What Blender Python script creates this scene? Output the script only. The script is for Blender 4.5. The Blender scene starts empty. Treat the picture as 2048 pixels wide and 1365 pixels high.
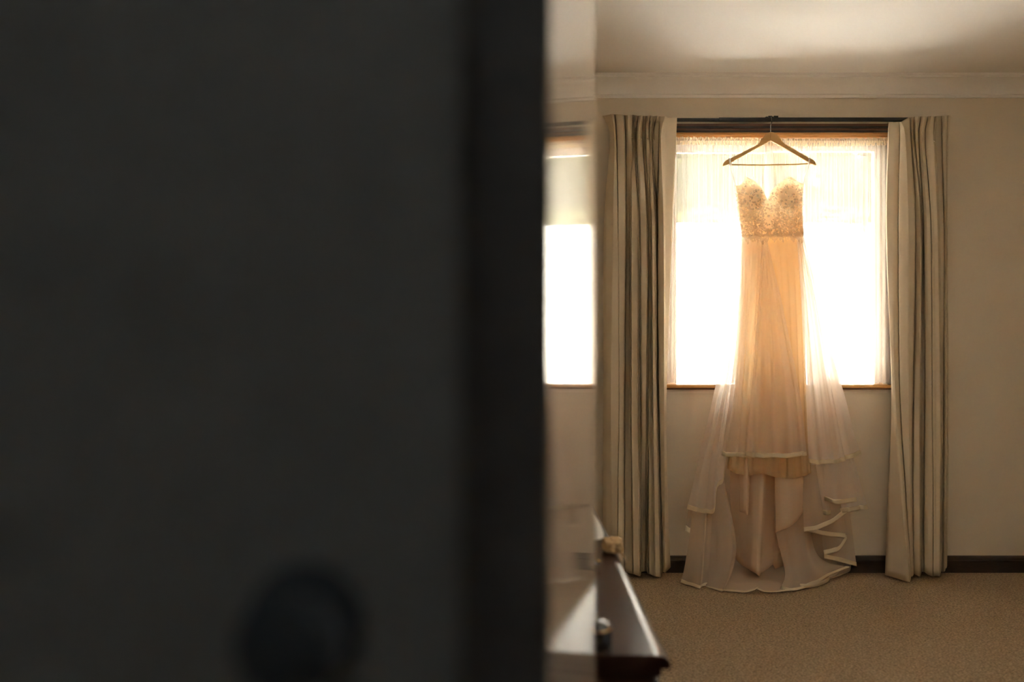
import bpy, bmesh, math, random
from mathutils import Vector, noise
random.seed(7)
S = bpy.context.scene
COL = S.collection
PI = math.pi
# ------------------------------------------------------------------ camera
F, CX, CY, H = 1991.1, 1024.0, 682.5, 1.115          # focal length in pixels, centre, eye height
cam_d = bpy.data.cameras.new('camera'); cam = bpy.data.objects.new('camera', cam_d); COL.objects.link(cam)
cam.location = (0, 0, H); cam.rotation_euler = (PI/2, 0, 0)
cam_d.sensor_width = 36; cam_d.lens = 35; cam_d.clip_start = 0.02; cam_d.clip_end = 200
cam_d.dof.use_dof = True; cam_d.dof.focus_distance = 4.62; cam_d.dof.aperture_fstop = 1.8
S.camera = cam
# ------------------------------------------------------------------ light
w = bpy.data.worlds.new('sky'); S.world = w; w.use_nodes = True
bg = w.node_tree.nodes['Background']
bg.inputs[0].default_value = (1.0, 0.97, 0.93, 1); bg.inputs[1].default_value = 2.2
sun_d = bpy.data.lights.new('sun', 'SUN'); sun_d.energy = 54; sun_d.angle = 0.01; sun_d.color = (1, 0.97, 0.92)
sun = bpy.data.objects.new('sun', sun_d); COL.objects.link(sun)
sun.rotation_euler = (math.radians(-5.5), 0, math.radians(8))   # sun almost overhead on the pale yard; the eave keeps it off the window
S.view_settings.view_transform = 'Standard'; S.view_settings.look = 'None'
S.view_settings.exposure = 2.02; S.view_settings.gamma = 1.0; S.view_settings.use_curve_mapping = False
S.cycles.max_bounces = 16; S.cycles.diffuse_bounces = 8; S.cycles.transmission_bounces = 12
S.cycles.transparent_max_bounces = 48; S.cycles.glossy_bounces = 6; S.cycles.sample_clamp_indirect = 8
S.cycles.caustics_reflective = False; S.cycles.caustics_refractive = False

# ------------------------------------------------------------------ materials
def new_mat(name):
    m = bpy.data.materials.new(name); m.use_nodes = True
    nt = m.node_tree; return m, nt, nt.nodes['Principled BSDF']
def N(nt, t, **kw):
    n = nt.nodes.new(t)
    for k, v in kw.items():
        if k in n.inputs: n.inputs[k].default_value = v
        else: setattr(n, k, v)
    return n
def c4(c): return (c[0], c[1], c[2], 1)
def ramp(nt, fac, c0, c1, p0=0.3, p1=0.7):
    r = N(nt, 'ShaderNodeValToRGB'); e = r.color_ramp.elements
    e[0].position = p0; e[1].position = p1; e[0].color = c4(c0); e[1].color = c4(c1)
    nt.links.new(fac, r.inputs[0]); return r.outputs[0]
def mat(name, c, rough=0.6, c2=None, scale=8.0, stretch=(1, 1, 1), bump=0.0, bscale=None, coat=0.0, metal=0.0, spec=0.5):
    m, nt, b = new_mat(name)
    b.inputs['Base Color'].default_value = c4(c); b.inputs['Roughness'].default_value = rough
    b.inputs['Metallic'].default_value = metal; b.inputs['Specular IOR Level'].default_value = spec
    b.inputs['Coat Weight'].default_value = coat; b.inputs['Coat Roughness'].default_value = 0.08
    tc = N(nt, 'ShaderNodeTexCoord'); mp = N(nt, 'ShaderNodeMapping'); mp.inputs['Scale'].default_value = stretch
    nt.links.new(tc.outputs['Object'], mp.inputs[0])
    no = N(nt, 'ShaderNodeTexNoise', Scale=scale, Detail=5.0); nt.links.new(mp.outputs[0], no.inputs['Vector'])
    if c2: nt.links.new(ramp(nt, no.outputs['Fac'], c, c2), b.inputs['Base Color'])
    if bump:
        n2 = N(nt, 'ShaderNodeTexNoise', Scale=bscale or scale, Detail=3.0); nt.links.new(mp.outputs[0], n2.inputs['Vector'])
        bp = N(nt, 'ShaderNodeBump', Strength=bump, Distance=0.002); nt.links.new(n2.outputs['Fac'], bp.inputs['Height'])
        nt.links.new(bp.outputs[0], b.inputs['Normal'])
    return m
def cloth(name, c, opacity=1.0, transl=0.3, edge=0.0, weave=0.0, sheen=0.0, through=None):
    """woven fabric: part of the light goes straight through the holes, the threads scatter it both ways"""
    m = bpy.data.materials.new(name); m.use_nodes = True; nt = m.node_tree; nt.nodes.clear()
    out = N(nt, 'ShaderNodeOutputMaterial')
    d = N(nt, 'ShaderNodeBsdfDiffuse'); t = N(nt, 'ShaderNodeBsdfTranslucent'); mx = N(nt, 'ShaderNodeMixShader')
    d.inputs[0].default_value = c4(c); t.inputs[0].default_value = c4(through or c); mx.inputs[0].default_value = transl
    nt.links.new(d.outputs[0], mx.inputs[1]); nt.links.new(t.outputs[0], mx.inputs[2])
    sh = mx.outputs[0]
    if weave:
        tc = N(nt, 'ShaderNodeTexCoord'); no = N(nt, 'ShaderNodeTexNoise', Scale=900.0, Detail=2.0)
        nt.links.new(tc.outputs['Object'], no.inputs['Vector'])
        bp = N(nt, 'ShaderNodeBump', Strength=weave, Distance=0.001); nt.links.new(no.outputs['Fac'], bp.inputs['Height'])
        nt.links.new(bp.outputs[0], d.inputs['Normal'])
    if sheen:
        g = N(nt, 'ShaderNodeBsdfGlossy', Roughness=0.38); g.inputs[0].default_value = c4(c)
        m2 = N(nt, 'ShaderNodeMixShader'); m2.inputs[0].default_value = sheen
        nt.links.new(sh, m2.inputs[1]); nt.links.new(g.outputs[0], m2.inputs[2]); sh = m2.outputs[0]
    if opacity < 1:
        tr = N(nt, 'ShaderNodeBsdfTransparent'); m3 = N(nt, 'ShaderNodeMixShader')
        if edge:
            lw = N(nt, 'ShaderNodeLayerWeight', Blend=0.35)
            ma = N(nt, 'ShaderNodeMath', operation='MULTIPLY_ADD', use_clamp=True)
            nt.links.new(lw.outputs['Facing'], ma.inputs[0]); ma.inputs[1].default_value = edge; ma.inputs[2].default_value = opacity
            nt.links.new(ma.outputs[0], m3.inputs[0])
        else: m3.inputs[0].default_value = opacity
        nt.links.new(tr.outputs[0], m3.inputs[1]); nt.links.new(sh, m3.inputs[2]); sh = m3.outputs[0]
    nt.links.new(sh, out.inputs[0]); return m
M = {}
M['wall'] = mat('cream wall paint', (0.74, 0.655, 0.54), 0.75, (0.77, 0.685, 0.565), 3, bump=0.15, bscale=350)
M['ceiling'] = mat('white ceiling paint', (0.88, 0.85, 0.81), 0.7, (0.90, 0.87, 0.83), 2, bump=0.05, bscale=200)
M['hall'] = mat('grey hall paint', (0.30, 0.30, 0.30), 0.8)
M['cornice'] = mat('white cornice paint', (0.91, 0.885, 0.87), 0.5)
M['dark_wood'] = mat('dark stained timber', (0.028, 0.018, 0.015), 0.4, (0.042, 0.025, 0.02), 30, (1, 1, 6), 0.1, 60)
M['oak'] = mat('varnished orange timber', (0.66, 0.35, 0.12), 0.32, (0.74, 0.41, 0.16), 14, (1, 12, 12), 0.08, 40)
M['brown_wood'] = mat('brown varnished timber', (0.13, 0.052, 0.022), 0.32, (0.19, 0.08, 0.035), 14, (1, 12, 12), 0.08, 40)
M['gloss_door'] = mat('cream gloss door paint', (0.52, 0.43, 0.34), 0.06, bump=0.03, bscale=12, spec=0.9)
M['hall_door'] = mat('dull dark door paint', (0.26, 0.25, 0.235), 0.7, (0.29, 0.27, 0.25), 4)
M['knob_metal'] = mat('dark bronze knob', (0.085, 0.092, 0.10), 0.9, metal=0.0, spec=0.1)
M['hall_trim'] = mat('dark grey brown timber trim', (0.115, 0.105, 0.10), 0.6, (0.14, 0.125, 0.115), 20, (1, 1, 6))
M['rail'] = mat('black rail', (0.012, 0.013, 0.016), 0.4)
M['hanger'] = mat('pale varnished beech', (0.80, 0.50, 0.19), 0.4, (0.70, 0.41, 0.14), 10, (1, 1, 14), 0.05, 60)
M['steel'] = mat('chrome wire', (0.75, 0.75, 0.75), 0.2, metal=1)
M['lacquer'] = mat('dark red brown lacquer', (0.022, 0.008, 0.006), 0.24, (0.04, 0.017, 0.013), 9, (1, 0.25, 1), 0.10, 6, spec=0.2)
M['black'] = mat('black gloss', (0.008, 0.008, 0.009), 0.18, coat=0.5)
M['brass'] = mat('brass', (0.72, 0.50, 0.22), 0.25, metal=1)
M['shade'] = cloth('white shade fabric', (0.80, 0.77, 0.72), 1.0, 0.2)
M['tan'] = mat('tan crocheted cotton', (0.55, 0.38, 0.20), 0.9, (0.42, 0.27, 0.13), 60, bump=0.6, bscale=140)
M['frame'] = mat('painted window frame', (0.86, 0.76, 0.66), 0.5)
M['ext_wall'] = mat('pale render', (0.82, 0.80, 0.76), 0.9, (0.78, 0.76, 0.72), 2, bump=0.2, bscale=30)
M['paving'] = mat('pale concrete', (0.62, 0.61, 0.58), 0.9, (0.55, 0.54, 0.51), 3, bump=0.2, bscale=30)
M['leaf'] = cloth('yellow green leaves', (0.050, 0.052, 0.022), 1.0, 0.45)
M['bark'] = mat('grey bark', (0.16, 0.12, 0.09), 0.9, (0.10, 0.075, 0.055), 20, (1, 1, 0.2), 0.6, 30)
M['curtain'] = cloth('olive beige curtain cloth', (0.72, 0.62, 0.48), 1.0, 0.008, weave=0.25, sheen=0.04)
M['sheer'] = cloth('white voile', (0.79, 0.75, 0.705), 0.42, 0.46, edge=0.5)
M['ruffle'] = cloth('gathered voile heading', (0.86, 0.74, 0.55), 0.72, 0.5, edge=0.5)
M['organza'] = cloth('white organza', (0.96, 0.89, 0.83), 0.82, 0.64, edge=0.2, sheen=0.02)
M['organza_front'] = cloth('white organza of the front panels', (0.96, 0.88, 0.80), 0.60, 0.64, edge=0.25, sheen=0.02)
M['train'] = cloth('white tulle', (0.88, 0.75, 0.62), 0.55, 0.45, edge=0.4)
M['lining'] = cloth('peach satin lining', (0.88, 0.72, 0.58), 0.62, 0.66, sheen=0.04, through=(1.0, 0.85, 0.55))
M['back_lining'] = cloth('peach crepe lining', (0.86, 0.70, 0.56), 0.92, 0.28, sheen=0.03, through=(1.0, 0.80, 0.55))
M['ribbon'] = cloth('ivory satin ribbon', (0.92, 0.84, 0.68), 1.0, 0.25, sheen=0.42)
M['bodice'] = cloth('ivory bodice net', (0.92, 0.82, 0.69), 1.0, 0.55, through=(1.0, 0.88, 0.72), edge=0.2)
M['cup'] = cloth('padded ivory cup', (0.84, 0.78, 0.71), 0.55, 0.36)
M['lace'] = cloth('ivory lace', (0.92, 0.83, 0.72), 0.34, 0.58, through=(1.0, 0.90, 0.76))
M['strap'] = cloth('white satin strap', (0.88, 0.85, 0.82), 0.9, 0.5, sheen=0.1)
def glass_mat():
    m = bpy.data.materials.new('window glass'); m.use_nodes = True; nt = m.node_tree; nt.nodes.clear()
    out = N(nt, 'ShaderNodeOutputMaterial'); t = N(nt, 'ShaderNodeBsdfTransparent'); g = N(nt, 'ShaderNodeBsdfGlossy', Roughness=0.0)
    fr = N(nt, 'ShaderNodeFresnel', IOR=1.45); mx = N(nt, 'ShaderNodeMixShader'); t.inputs[0].default_value = (0.96, 0.97, 0.96, 1)
    nt.links.new(fr.outputs[0], mx.inputs[0]); nt.links.new(t.outputs[0], mx.inputs[1]); nt.links.new(g.outputs[0], mx.inputs[2])
    nt.links.new(mx.outputs[0], out.inputs[0]); return m
M['glass'] = glass_mat()
def carpet_mat():
    m, nt, b = new_mat('tan loop pile carpet'); b.inputs['Roughness'].default_value = 1.0; b.inputs['Specular IOR Level'].default_value = 0.1
    tc = N(nt, 'ShaderNodeTexCoord'); mp = N(nt, 'ShaderNodeMapping'); mp.inputs['Rotation'].default_value = (0, 0, 0.6)
    mp.inputs['Scale'].default_value = (1, 1.35, 1); nt.links.new(tc.outputs['Object'], mp.inputs[0])
    vo = N(nt, 'ShaderNodeTexVoronoi', Scale=120.0); vo.inputs['Randomness'].default_value = 0.55; nt.links.new(mp.outputs[0], vo.inputs['Vector'])
    no = N(nt, 'ShaderNodeTexNoise', Scale=130.0, Detail=4.0); nt.links.new(tc.outputs['Object'], no.inputs['Vector'])
    ca = ramp(nt, vo.outputs['Distance'], (0.64, 0.49, 0.335), (0.33, 0.245, 0.16), 0.15, 0.75)
    cb = ramp(nt, no.outputs['Fac'], (0.62, 0.62, 0.63), (1.12, 1.10, 1.06), 0.36, 0.62)
    mu = N(nt, 'ShaderNodeMix', data_type='RGBA', blend_type='MULTIPLY'); mu.inputs[0].default_value = 1
    nt.links.new(ca, mu.inputs[6]); nt.links.new(cb, mu.inputs[7]); nt.links.new(mu.outputs[2], b.inputs['Base Color'])
    bp = N(nt, 'ShaderNodeBump', Strength=0.9, Distance=0.006); bp.invert = True
    nt.links.new(vo.outputs['Distance'], bp.inputs['Height']); nt.links.new(bp.outputs[0], b.inputs['Normal'])
    return m
M['carpet'] = carpet_mat()

# ------------------------------------------------------------------ helpers
def link(name, verts, faces, m, parent=None, smooth=False):
    me = bpy.data.meshes.new(name); me.from_pydata([tuple(v) for v in verts], [], faces); me.update()
    if m: me.materials.append(M[m] if isinstance(m, str) else m)
    if smooth:
        for p in me.polygons: p.use_smooth = True
    o = bpy.data.objects.new(name, me); COL.objects.link(o)
    if parent: o.parent = parent
    return o
def tag(o, label, cat, group=None, kind=None):
    o['label'] = label; o['category'] = cat
    if group: o['group'] = group
    if kind: o['kind'] = kind
    return o
def thing(name, label, cat, group=None, loc=(0, 0, 0), kind=None):
    o = bpy.data.objects.new(name, None); COL.objects.link(o); o.location = loc
    return tag(o, label, cat, group, kind)
class MB:
    def __init__(s): s.v = []; s.f = []
    def add(s, v, f):
        k = len(s.v); s.v += [Vector(p) for p in v]; s.f += [tuple(i + k for i in q) for q in f]; return s
    def box(s, a, b, ch=0.0):
        (x0, y0, z0), (x1, y1, z1) = a, b
        if ch <= 0:
            return s.add([(x0,y0,z0),(x1,y0,z0),(x1,y1,z0),(x0,y1,z0),(x0,y0,z1),(x1,y0,z1),(x1,y1,z1),(x0,y1,z1)],
                         [(0,3,2,1),(4,5,6,7),(0,1,5,4),(1,2,6,5),(2,3,7,6),(3,0,4,7)])
        bm = bmesh.new(); bmesh.ops.create_cube(bm, size=1)
        for v in bm.verts: v.co = Vector(((x0+x1)/2 + v.co.x*(x1-x0), (y0+y1)/2 + v.co.y*(y1-y0), (z0+z1)/2 + v.co.z*(z1-z0)))
        bmesh.ops.bevel(bm, geom=bm.edges[:], offset=ch, segments=3, affect='EDGES', profile=0.5)
        bm.verts.index_update(); s.add([v.co.copy() for v in bm.verts], [[v.index for v in f.verts] for f in bm.faces]); bm.free(); return s
    def tube(s, pts, r, n=8, cap=True):
        pts = [Vector(p) for p in pts]; rings = []
        up = Vector((0.13, 0.3, 1)).normalized(); rr = r if isinstance(r, (list, tuple)) else [r]*len(pts)
        for i, p in enumerate(pts):
            t = (pts[min(i+1, len(pts)-1)] - pts[max(i-1, 0)]).normalized()
            a = t.cross(up)
            if a.length < 1e-4: a = t.cross(Vector((1, 0, 0)))
            a.normalize(); b = t.cross(a).normalized()
            rings.append([p + (a*math.cos(2*PI*k/n) + b*math.sin(2*PI*k/n))*rr[i] for k in range(n)])
        v = [q for g in rings for q in g]
        f = [(i*n+k, i*n+(k+1) % n, (i+1)*n+(k+1) % n, (i+1)*n+k) for i in range(len(pts)-1) for k in range(n)]
        if cap: f += [tuple(range(n))[::-1], tuple((len(pts)-1)*n + k for k in range(n))]
        return s.add(v, f)
    def lathe(s, prof, c, n=32, axis='z'):
        v = []; m = len(prof)
        for r, z in prof:
            for k in range(n):
                a = 2*PI*k/n; p = (r*math.cos(a), r*math.sin(a), z)
                if axis == 'y': p = (p[0], p[2], p[1])
                if axis == 'x': p = (p[2], p[0], p[1])
                v.append(Vector(c) + Vector(p))
        f = [(i*n+k, i*n+(k+1) % n, (i+1)*n+(k+1) % n, (i+1)*n+k) for i in range(m-1) for k in range(n)]
        return s.add(v, f)
    def prism(s, pts, vec):
        n = len(pts); a = [Vector(p) for p in pts]; b = [p + Vector(vec) for p in a]
        return s.add(a + b, [tuple(range(n))[::-1], tuple(range(n, 2*n))] + [(i, (i+1) % n, n+(i+1) % n, n+i) for i in range(n)])
    def build(s, name, m, parent=None, smooth=False):
        o = link(name, s.v, s.f, m, parent, smooth)
        bm = bmesh.new(); bm.from_mesh(o.data); bmesh.ops.recalc_face_normals(bm, faces=bm.faces[:]); bm.to_mesh(o.data); bm.free()
        if smooth:
            try: o.data.set_sharp_from_angle(angle=math.radians(40))
            except Exception: pass
        return o
def struct(name, mb, m, label=None, cat=None, parent=None, smooth=False):
    o = mb.build(name, m, parent, smooth)
    if not parent:
        o['kind'] = 'structure'; o['label'] = label or name.replace('_', ' '); o['category'] = cat or name.split('_')[0]
    return o
def P(px, py, d): return Vector(((px-CX)/F*d, d, H-(py-CY)/F*d))       # photograph pixel at a chosen distance
def cat_rom(pts, n):
    """smooth curve through pts (Vectors), n samples spaced by arc length"""
    if len(pts) == 2: return [pts[0].lerp(pts[1], i/(n-1)) for i in range(n)]
    q = [pts[0]*2-pts[1]] + list(pts) + [pts[-1]*2-pts[-2]]; fine = []
    for i in range(1, len(q)-2):
        for k in range(12):
            t = k/12; a, b, c, d = q[i-1], q[i], q[i+1], q[i+2]
            fine.append(0.5*((2*b) + (c-a)*t + (2*a-5*b+4*c-d)*t*t + (3*b-a-3*c+d)*t**3))
    fine.append(pts[-1])
    L = [0]
    for a, b in zip(fine, fine[1:]): L.append(L[-1] + (b-a).length)
    out = []; j = 0
    for i in range(n):
        s = L[-1]*i/(n-1)
        while j < len(L)-2 and L[j+1] < s: j += 1
        seg = L[j+1]-L[j]; out.append(fine[j].lerp(fine[j+1], 0 if seg < 1e-9 else min(1, (s-L[j])/seg)))
    return out
def grid_faces(nr, nc): return [(r*nc+c, r*nc+c+1, (r+1)*nc+c+1, (r+1)*nc+c) for r in range(nr-1) for c in range(nc-1)]
def sheet_pts(cols, nv=40, sub=5, soft=0.75, zmin=0.004):
    """cols: columns of points top->bottom. returns rows x columns grid of points"""
    cc = [cat_rom(c, nv) for c in cols]; rows = []
    for r in range(nv):
        p = [c[r] for c in cc]; q = [p[0]*2-p[1]] + p + [p[-1]*2-p[-2]]; row = []
        for i in range(1, len(q)-2):
            for k in range(sub):
                t = k/sub; a, b, c, d = q[i-1], q[i], q[i+1], q[i+2]
                s = 0.5*((2*b) + (c-a)*t + (2*a-5*b+4*c-d)*t*t + (3*b-a-3*c+d)*t**3)
                row.append(b.lerp(c, t).lerp(s, soft))
        row.append(p[-1]); rows.append(row)
    for row in rows:
        for v in row: v.z = max(v.z, zmin)
    return rows
def sheet(name, rows, m, parent, thick=0.0):
    o = link(name, [v for r in rows for v in r], grid_faces(len(rows), len(rows[0])), m, parent, True)
    if thick:
        md = o.modifiers.new('cloth thickness', 'SOLIDIFY'); md.thickness = thick; md.offset = 0
    return o
def ribbon(rows, parent, width=0.021, name='hem_ribbon', m='ribbon', off=0.0022):
    """satin band stitched along the lower edge of a sheet"""
    nc = len(rows[0]); nr = 5; out = [[] for _ in range(nr)]
    for c in range(nc):
        col = [rows[r][c] for r in range(len(rows))][::-1]
        for k in range(nr):
            need = width*k/(nr-1); j = 0; acc = 0
            while j < len(col)-2 and acc + (col[j+1]-col[j]).length < need: acc += (col[j+1]-col[j]).length; j += 1
            seg = (col[j+1]-col[j]).length
            p = col[j].lerp(col[j+1], 0 if seg < 1e-9 else min(1, (need-acc)/seg))
            out[k].append(Vector((p.x, p.y-off - 0.0022*math.sin(c*0.83)*(0.4+0.6*k/(nr-1)), max(p.z, 0.006) + 0.0007*math.sin(c*0.9)*k/(nr-1))))
    o = sheet(name, out, m, parent, 0.0012)
    return o

# ------------------------------------------------------------------ room shell
XL, XR, YB, YF, ZC = -0.13, 2.53, 4.80, 0.85, 2.385
WX0, WX1, WZ0, WZ1, WZB = 0.730, 1.813, 0.905, 2.112, 0.863                       # window opening
struct('floor', MB().box((-1.5, -1.6, -0.2), (XR+0.2, YB+0.22, 0.0)), 'carpet', 'tan loop pile carpet across the whole floor', 'floor')
struct('ceiling', MB().box((-1.5, -1.6, ZC), (XR+0.2, YB+0.22, ZC+0.25)), 'ceiling', 'plain white painted ceiling', 'ceiling')
wb = MB()
wb.box((XL-0.2, YB, 0), (WX0, YB+0.22, ZC)).box((WX1, YB, 0), (XR+0.2, YB+0.22, ZC))
wb.box((WX0, YB, 0), (WX1, YB+0.22, WZB)).box((WX0, YB, WZ1), (WX1, YB+0.22, ZC))
struct('wall_back', wb, 'wall', 'cream painted wall with the curtained window', 'wall')
struct('wall_left', MB().box((XL-0.2, YF, 0), (XL, YB, ZC)), 'wall', 'cream bedroom wall behind the dark dresser', 'wall')
QY0, QY1, QZ0, QZ1 = 1.00, 1.85, 1.15, 2.10                          # unseen second window, added in the right wall for fill light
struct('wall_right', MB().box((XR, YF-0.1, 0), (XR+0.2, QY0, ZC)).box((XR, QY1, 0), (XR+0.2, YB, ZC)).box((XR, QY0, 0), (XR+0.2, QY1, QZ0)).box((XR, QY0, QZ1), (XR+0.2, QY1, ZC)), 'wall', 'cream bedroom wall on the right of the window wall', 'wall')
DX0, DX1, DZ = 0.028, 0.86, 2.06                                      # bedroom doorway
wf = MB().box((-1.5, YF-0.1, 0), (DX0-0.02, YF, ZC)).box((DX1+0.02, YF-0.1, 0), (XR, YF, ZC)).box((DX0-0.02, YF-0.1, DZ+0.02), (DX1+0.02, YF, ZC))
struct('wall_front', wf, 'wall', 'dark wall around the bedroom doorway', 'wall')
struct('wall_hall_left', MB().box((-1.5, -1.6, 0), (-1.3, YF-0.1, ZC)), 'hall', 'dark side wall of the hallway', 'wall')
struct('wall_hall_right', MB().box((1.6, -1.6, 0), (1.8, YF-0.1, ZC)), 'hall', 'dark side wall of the hallway beyond the doorway', 'wall')
struct('wall_hall_back', MB().box((-1.5, -1.8, 0), (1.8, -1.6, ZC)), 'hall', 'dark hallway wall opposite the bedroom', 'wall')
# cove cornice with a stepped top line
def cove(a, b, inward):
    prof = [(0.0, 0.0)] + [(0.010, 0.0), (0.010, 0.012), (0.014, 0.014)]
    for k in range(9):
        t = k/8*PI/2; prof.append((0.018 + 0.060*(1-math.cos(t)), 0.016 + 0.064*math.sin(t)))
    prof += [(0.084, 0.080), (0.084, 0.088), (0.092, 0.088), (0.092, 0.098), (0.0, 0.098)]
    a, b, inward = Vector(a), Vector(b), Vector(inward)
    pts = [a + inward*x + Vector((0, 0, z)) for x, z in prof]
    return MB().prism(pts, b-a)
zc0 = ZC - 0.098
struct('trim_1', cove((XL, YB, zc0), (XR, YB, zc0), (0, -1, 0)), 'cornice', 'white cove cornice above the window wall', 'cornice', smooth=True)
struct('trim_2', cove((XR, YF, zc0), (XR, YB, zc0), (-1, 0, 0)), 'cornice', 'white cove cornice along the right wall', 'cornice', smooth=True)
struct('trim_3', cove((XL, YF, zc0), (XL, YB, zc0), (1, 0, 0)), 'cornice', 'white cove cornice along the left wall', 'cornice', smooth=True)
def skirting(a, b, inward):
    prof = [(0, 0), (0.016, 0), (0.016, 0.052), (0.013, 0.054), (0.013, 0.058), (0.016, 0.060), (0.013, 0.070), (0.007, 0.077), (0.0, 0.080)]
    a, b, inward = Vector(a), Vector(b), Vector(inward)
    return MB().prism([a + inward*x + Vector((0, 0, z)) for x, z in prof], b-a)
struct('baseboard_back', skirting((XL, YB, 0), (XR, YB, 0), (0, -1, 0)), 'dark_wood', 'dark stained baseboard under the window', 'baseboard')
struct('baseboard_right', skirting((XR, YF, 0), (XR, YB, 0), (-1, 0, 0)), 'dark_wood', 'dark stained baseboard along the right wall', 'baseboard')
struct('baseboard_left', skirting((XL, YF, 0), (XL, YB, 0), (1, 0, 0)), 'dark_wood', 'dark stained baseboard behind the dresser', 'baseboard')
# doorway lining and architrave
jm = MB().box((DX0-0.02, YF-0.1, 0), (DX0, YF, DZ)).box((DX1, YF-0.1, 0), (DX1+0.02, YF, DZ)).box((DX0-0.02, YF-0.1, DZ), (DX1+0.02, YF, DZ+0.02))
tr = struct('trim_4', jm, 'hall_trim', 'dark timber lining of the bedroom doorway', 'door frame')
def arch(x0, x1):
    m_ = MB(); y = YF-0.1
    for a, b, t in ((0, 0.16, 0.010), (0.16, 0.45, 0.018), (0.45, 0.62, 0.013), (0.62, 1.0, 0.020)):
        m_.box((x0+(x1-x0)*a, y-t, 0), (x0+(x1-x0)*b, y, DZ+0.07))
    return m_
arch(DX0-0.110, DX0-0.001).build('architrave', 'hall_trim', tr); arch(DX1+0.072, DX1+0.001).build('architrave', 'hall_trim', tr)
MB().box((DX0-0.110, YF-0.118, DZ+0.002), (DX1+0.072, YF-0.1, DZ+0.07)).build('architrave', 'hall_trim', tr)
# the open bedroom door: glossy leaf seen along its face
A, B = Vector((0.033, 0.862, 0)), Vector((0.134, 1.600, 0))
dr = (B-A).normalized(); nl = Vector((-dr.y, dr.x, 0))               # away from the doorway
d2 = MB().prism([A + Vector((0, 0, 0.008)), B + Vector((0, 0, 0.008)), B + nl*0.035 + Vector((0, 0, 0.008)), A + nl*0.035 + Vector((0, 0, 0.008))], (0, 0, DZ-0.012))
door2 = struct('door_1', d2, 'gloss_door', 'open cream gloss bedroom door seen along its face', 'door')
for hz in (0.25, 1.0, 1.8):
    MB().tube([A + nl*0.018 + Vector((-0.008, -0.004, hz)), A + nl*0.018 + Vector((-0.008, -0.004, hz+0.09))], 0.006, 8).build('hinge', 'brass', door2)
# the dark hall door right in front of the camera, with a round knob
hd = struct('door_2', MB().prism([(-0.88, 0.545, 0.01), (-0.0285, 0.545, 0.01), (-0.0330, 0.58, 0.01), (-0.88, 0.58, 0.01)], (0, 0, 2.03)), 'hall_door', 'dark hallway door close up at the left', 'door')
kx, kzz = (572-CX)/F*0.495, H-(1300-CY)/F*0.495
MB().lathe([(0, 0.0), (0.032, 0.0), (0.032, -0.004), (0.012, -0.008), (0.011, -0.022), (0.020, -0.028), (0.027, -0.037), (0.0275, -0.046), (0.022, -0.055), (0.01, -0.059), (0, -0.06)],
           (kx, 0.545, kzz), 32, 'y').build('door_knob', 'knob_metal', hd, True)
# unseen lamp added behind the camera to brighten the dark hall
lamp = thing('hall_fill_lamp', 'small round unseen ceiling lamp added to fill the hallway with light', 'lamp', loc=(0, 0, 0))
MB().lathe([(0, ZC), (0.09, ZC), (0.09, ZC-0.02), (0, ZC-0.02)], (-0.05, -0.9, 0), 24).build('lamp_base', 'steel', lamp, True)
MB().lathe([(0.085, ZC-0.02), (0.10, ZC-0.05), (0.08, ZC-0.085), (0.03, ZC-0.10), (0, ZC-0.102)], (-0.05, -0.9, 0), 24).build('lamp_shade', 'shade', lamp, True)
ld = bpy.data.lights.new('fill_bulb', 'POINT'); ld.energy = 9; ld.color = (0.80, 0.92, 1.0); ld.shadow_soft_size = 0.05
lo = bpy.data.objects.new('fill_bulb', ld); COL.objects.link(lo); lo.location = (-0.05, -0.9, ZC-0.06); lo.parent = lamp

# ------------------------------------------------------------------ window
FY = YB+0.03
win = struct('window_1', MB().box((WX0, FY, WZB), (WX0+0.045, FY+0.07, WZ1)).box((WX1-0.030, FY, WZB), (WX1, FY+0.07, WZ1))
             .box((WX0+0.045, FY, WZ1-0.045), (WX1-0.030, FY+0.07, WZ1)).box((WX0+0.045, FY, WZB), (WX1-0.030, FY+0.07, WZB+0.018)).box((WX0, YB+0.001, WZB), (WX1, FY, WZ0-0.016)), 'frame', 'bedroom window with two sashes behind sheer voile', 'window')
xm = (1537-CX)/F*4.86
def sash(x0, x1, y, z0, z1):
    s_ = MB().box((x0, y, z0), (x0+0.03, y+0.028, z1)).box((x1-0.022, y, z0), (x1, y+0.028, z1)).box((x0+0.03, y, z1-0.03), (x1-0.022, y+0.028, z1)).box((x0+0.03, y, z0), (x1-0.022, y+0.028, z0+0.022))
    f_ = s_.build('sash', 'frame', win)
    MB().box((x0+0.03, y+0.012, z0+0.022), (x1-0.022, y+0.016, z1-0.03)).build('pane', 'glass', f_)
sash(WX0+0.045, xm+0.015, FY+0.037, WZB+0.018, WZ1-0.045); sash(xm-0.015, WX1-0.030, FY+0.005, WZB+0.018, WZ1-0.045)
MB().box((WX0, YB+0.0, WZ1-0.014), (WX1, FY, WZ1)).build('head_lining', 'oak', win)
MB().box((WX0, YB, WZ0), (WX0+0.014, FY, WZ1-0.014)).build('jamb_lining', 'frame', win)
MB().box((WX1-0.014, YB, WZ0), (WX1, FY, WZ1-0.014)).build('jamb_lining', 'frame', win)
MB().box((WX0-0.09, YB-0.016, WZ0-0.016), (WX1+0.09, FY, WZ0), 0.004).build('window_sill', 'oak', win, True)
MB().box((WX0-0.07, YB-0.012, WZ0-0.024), (WX1+0.07, YB, WZ0-0.016)).build('sill_moulding', 'brown_wood', win)
for (x0, x1) in ((WX0-0.062, WX0+0.004), (WX1-0.004, WX1+0.062)):
    MB().box((x0, YB-0.018, WZ0), (x1, YB, WZ1+0.056), 0.004).build('architrave', 'brown_wood', win, True)
z = WZ1-0.004
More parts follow.
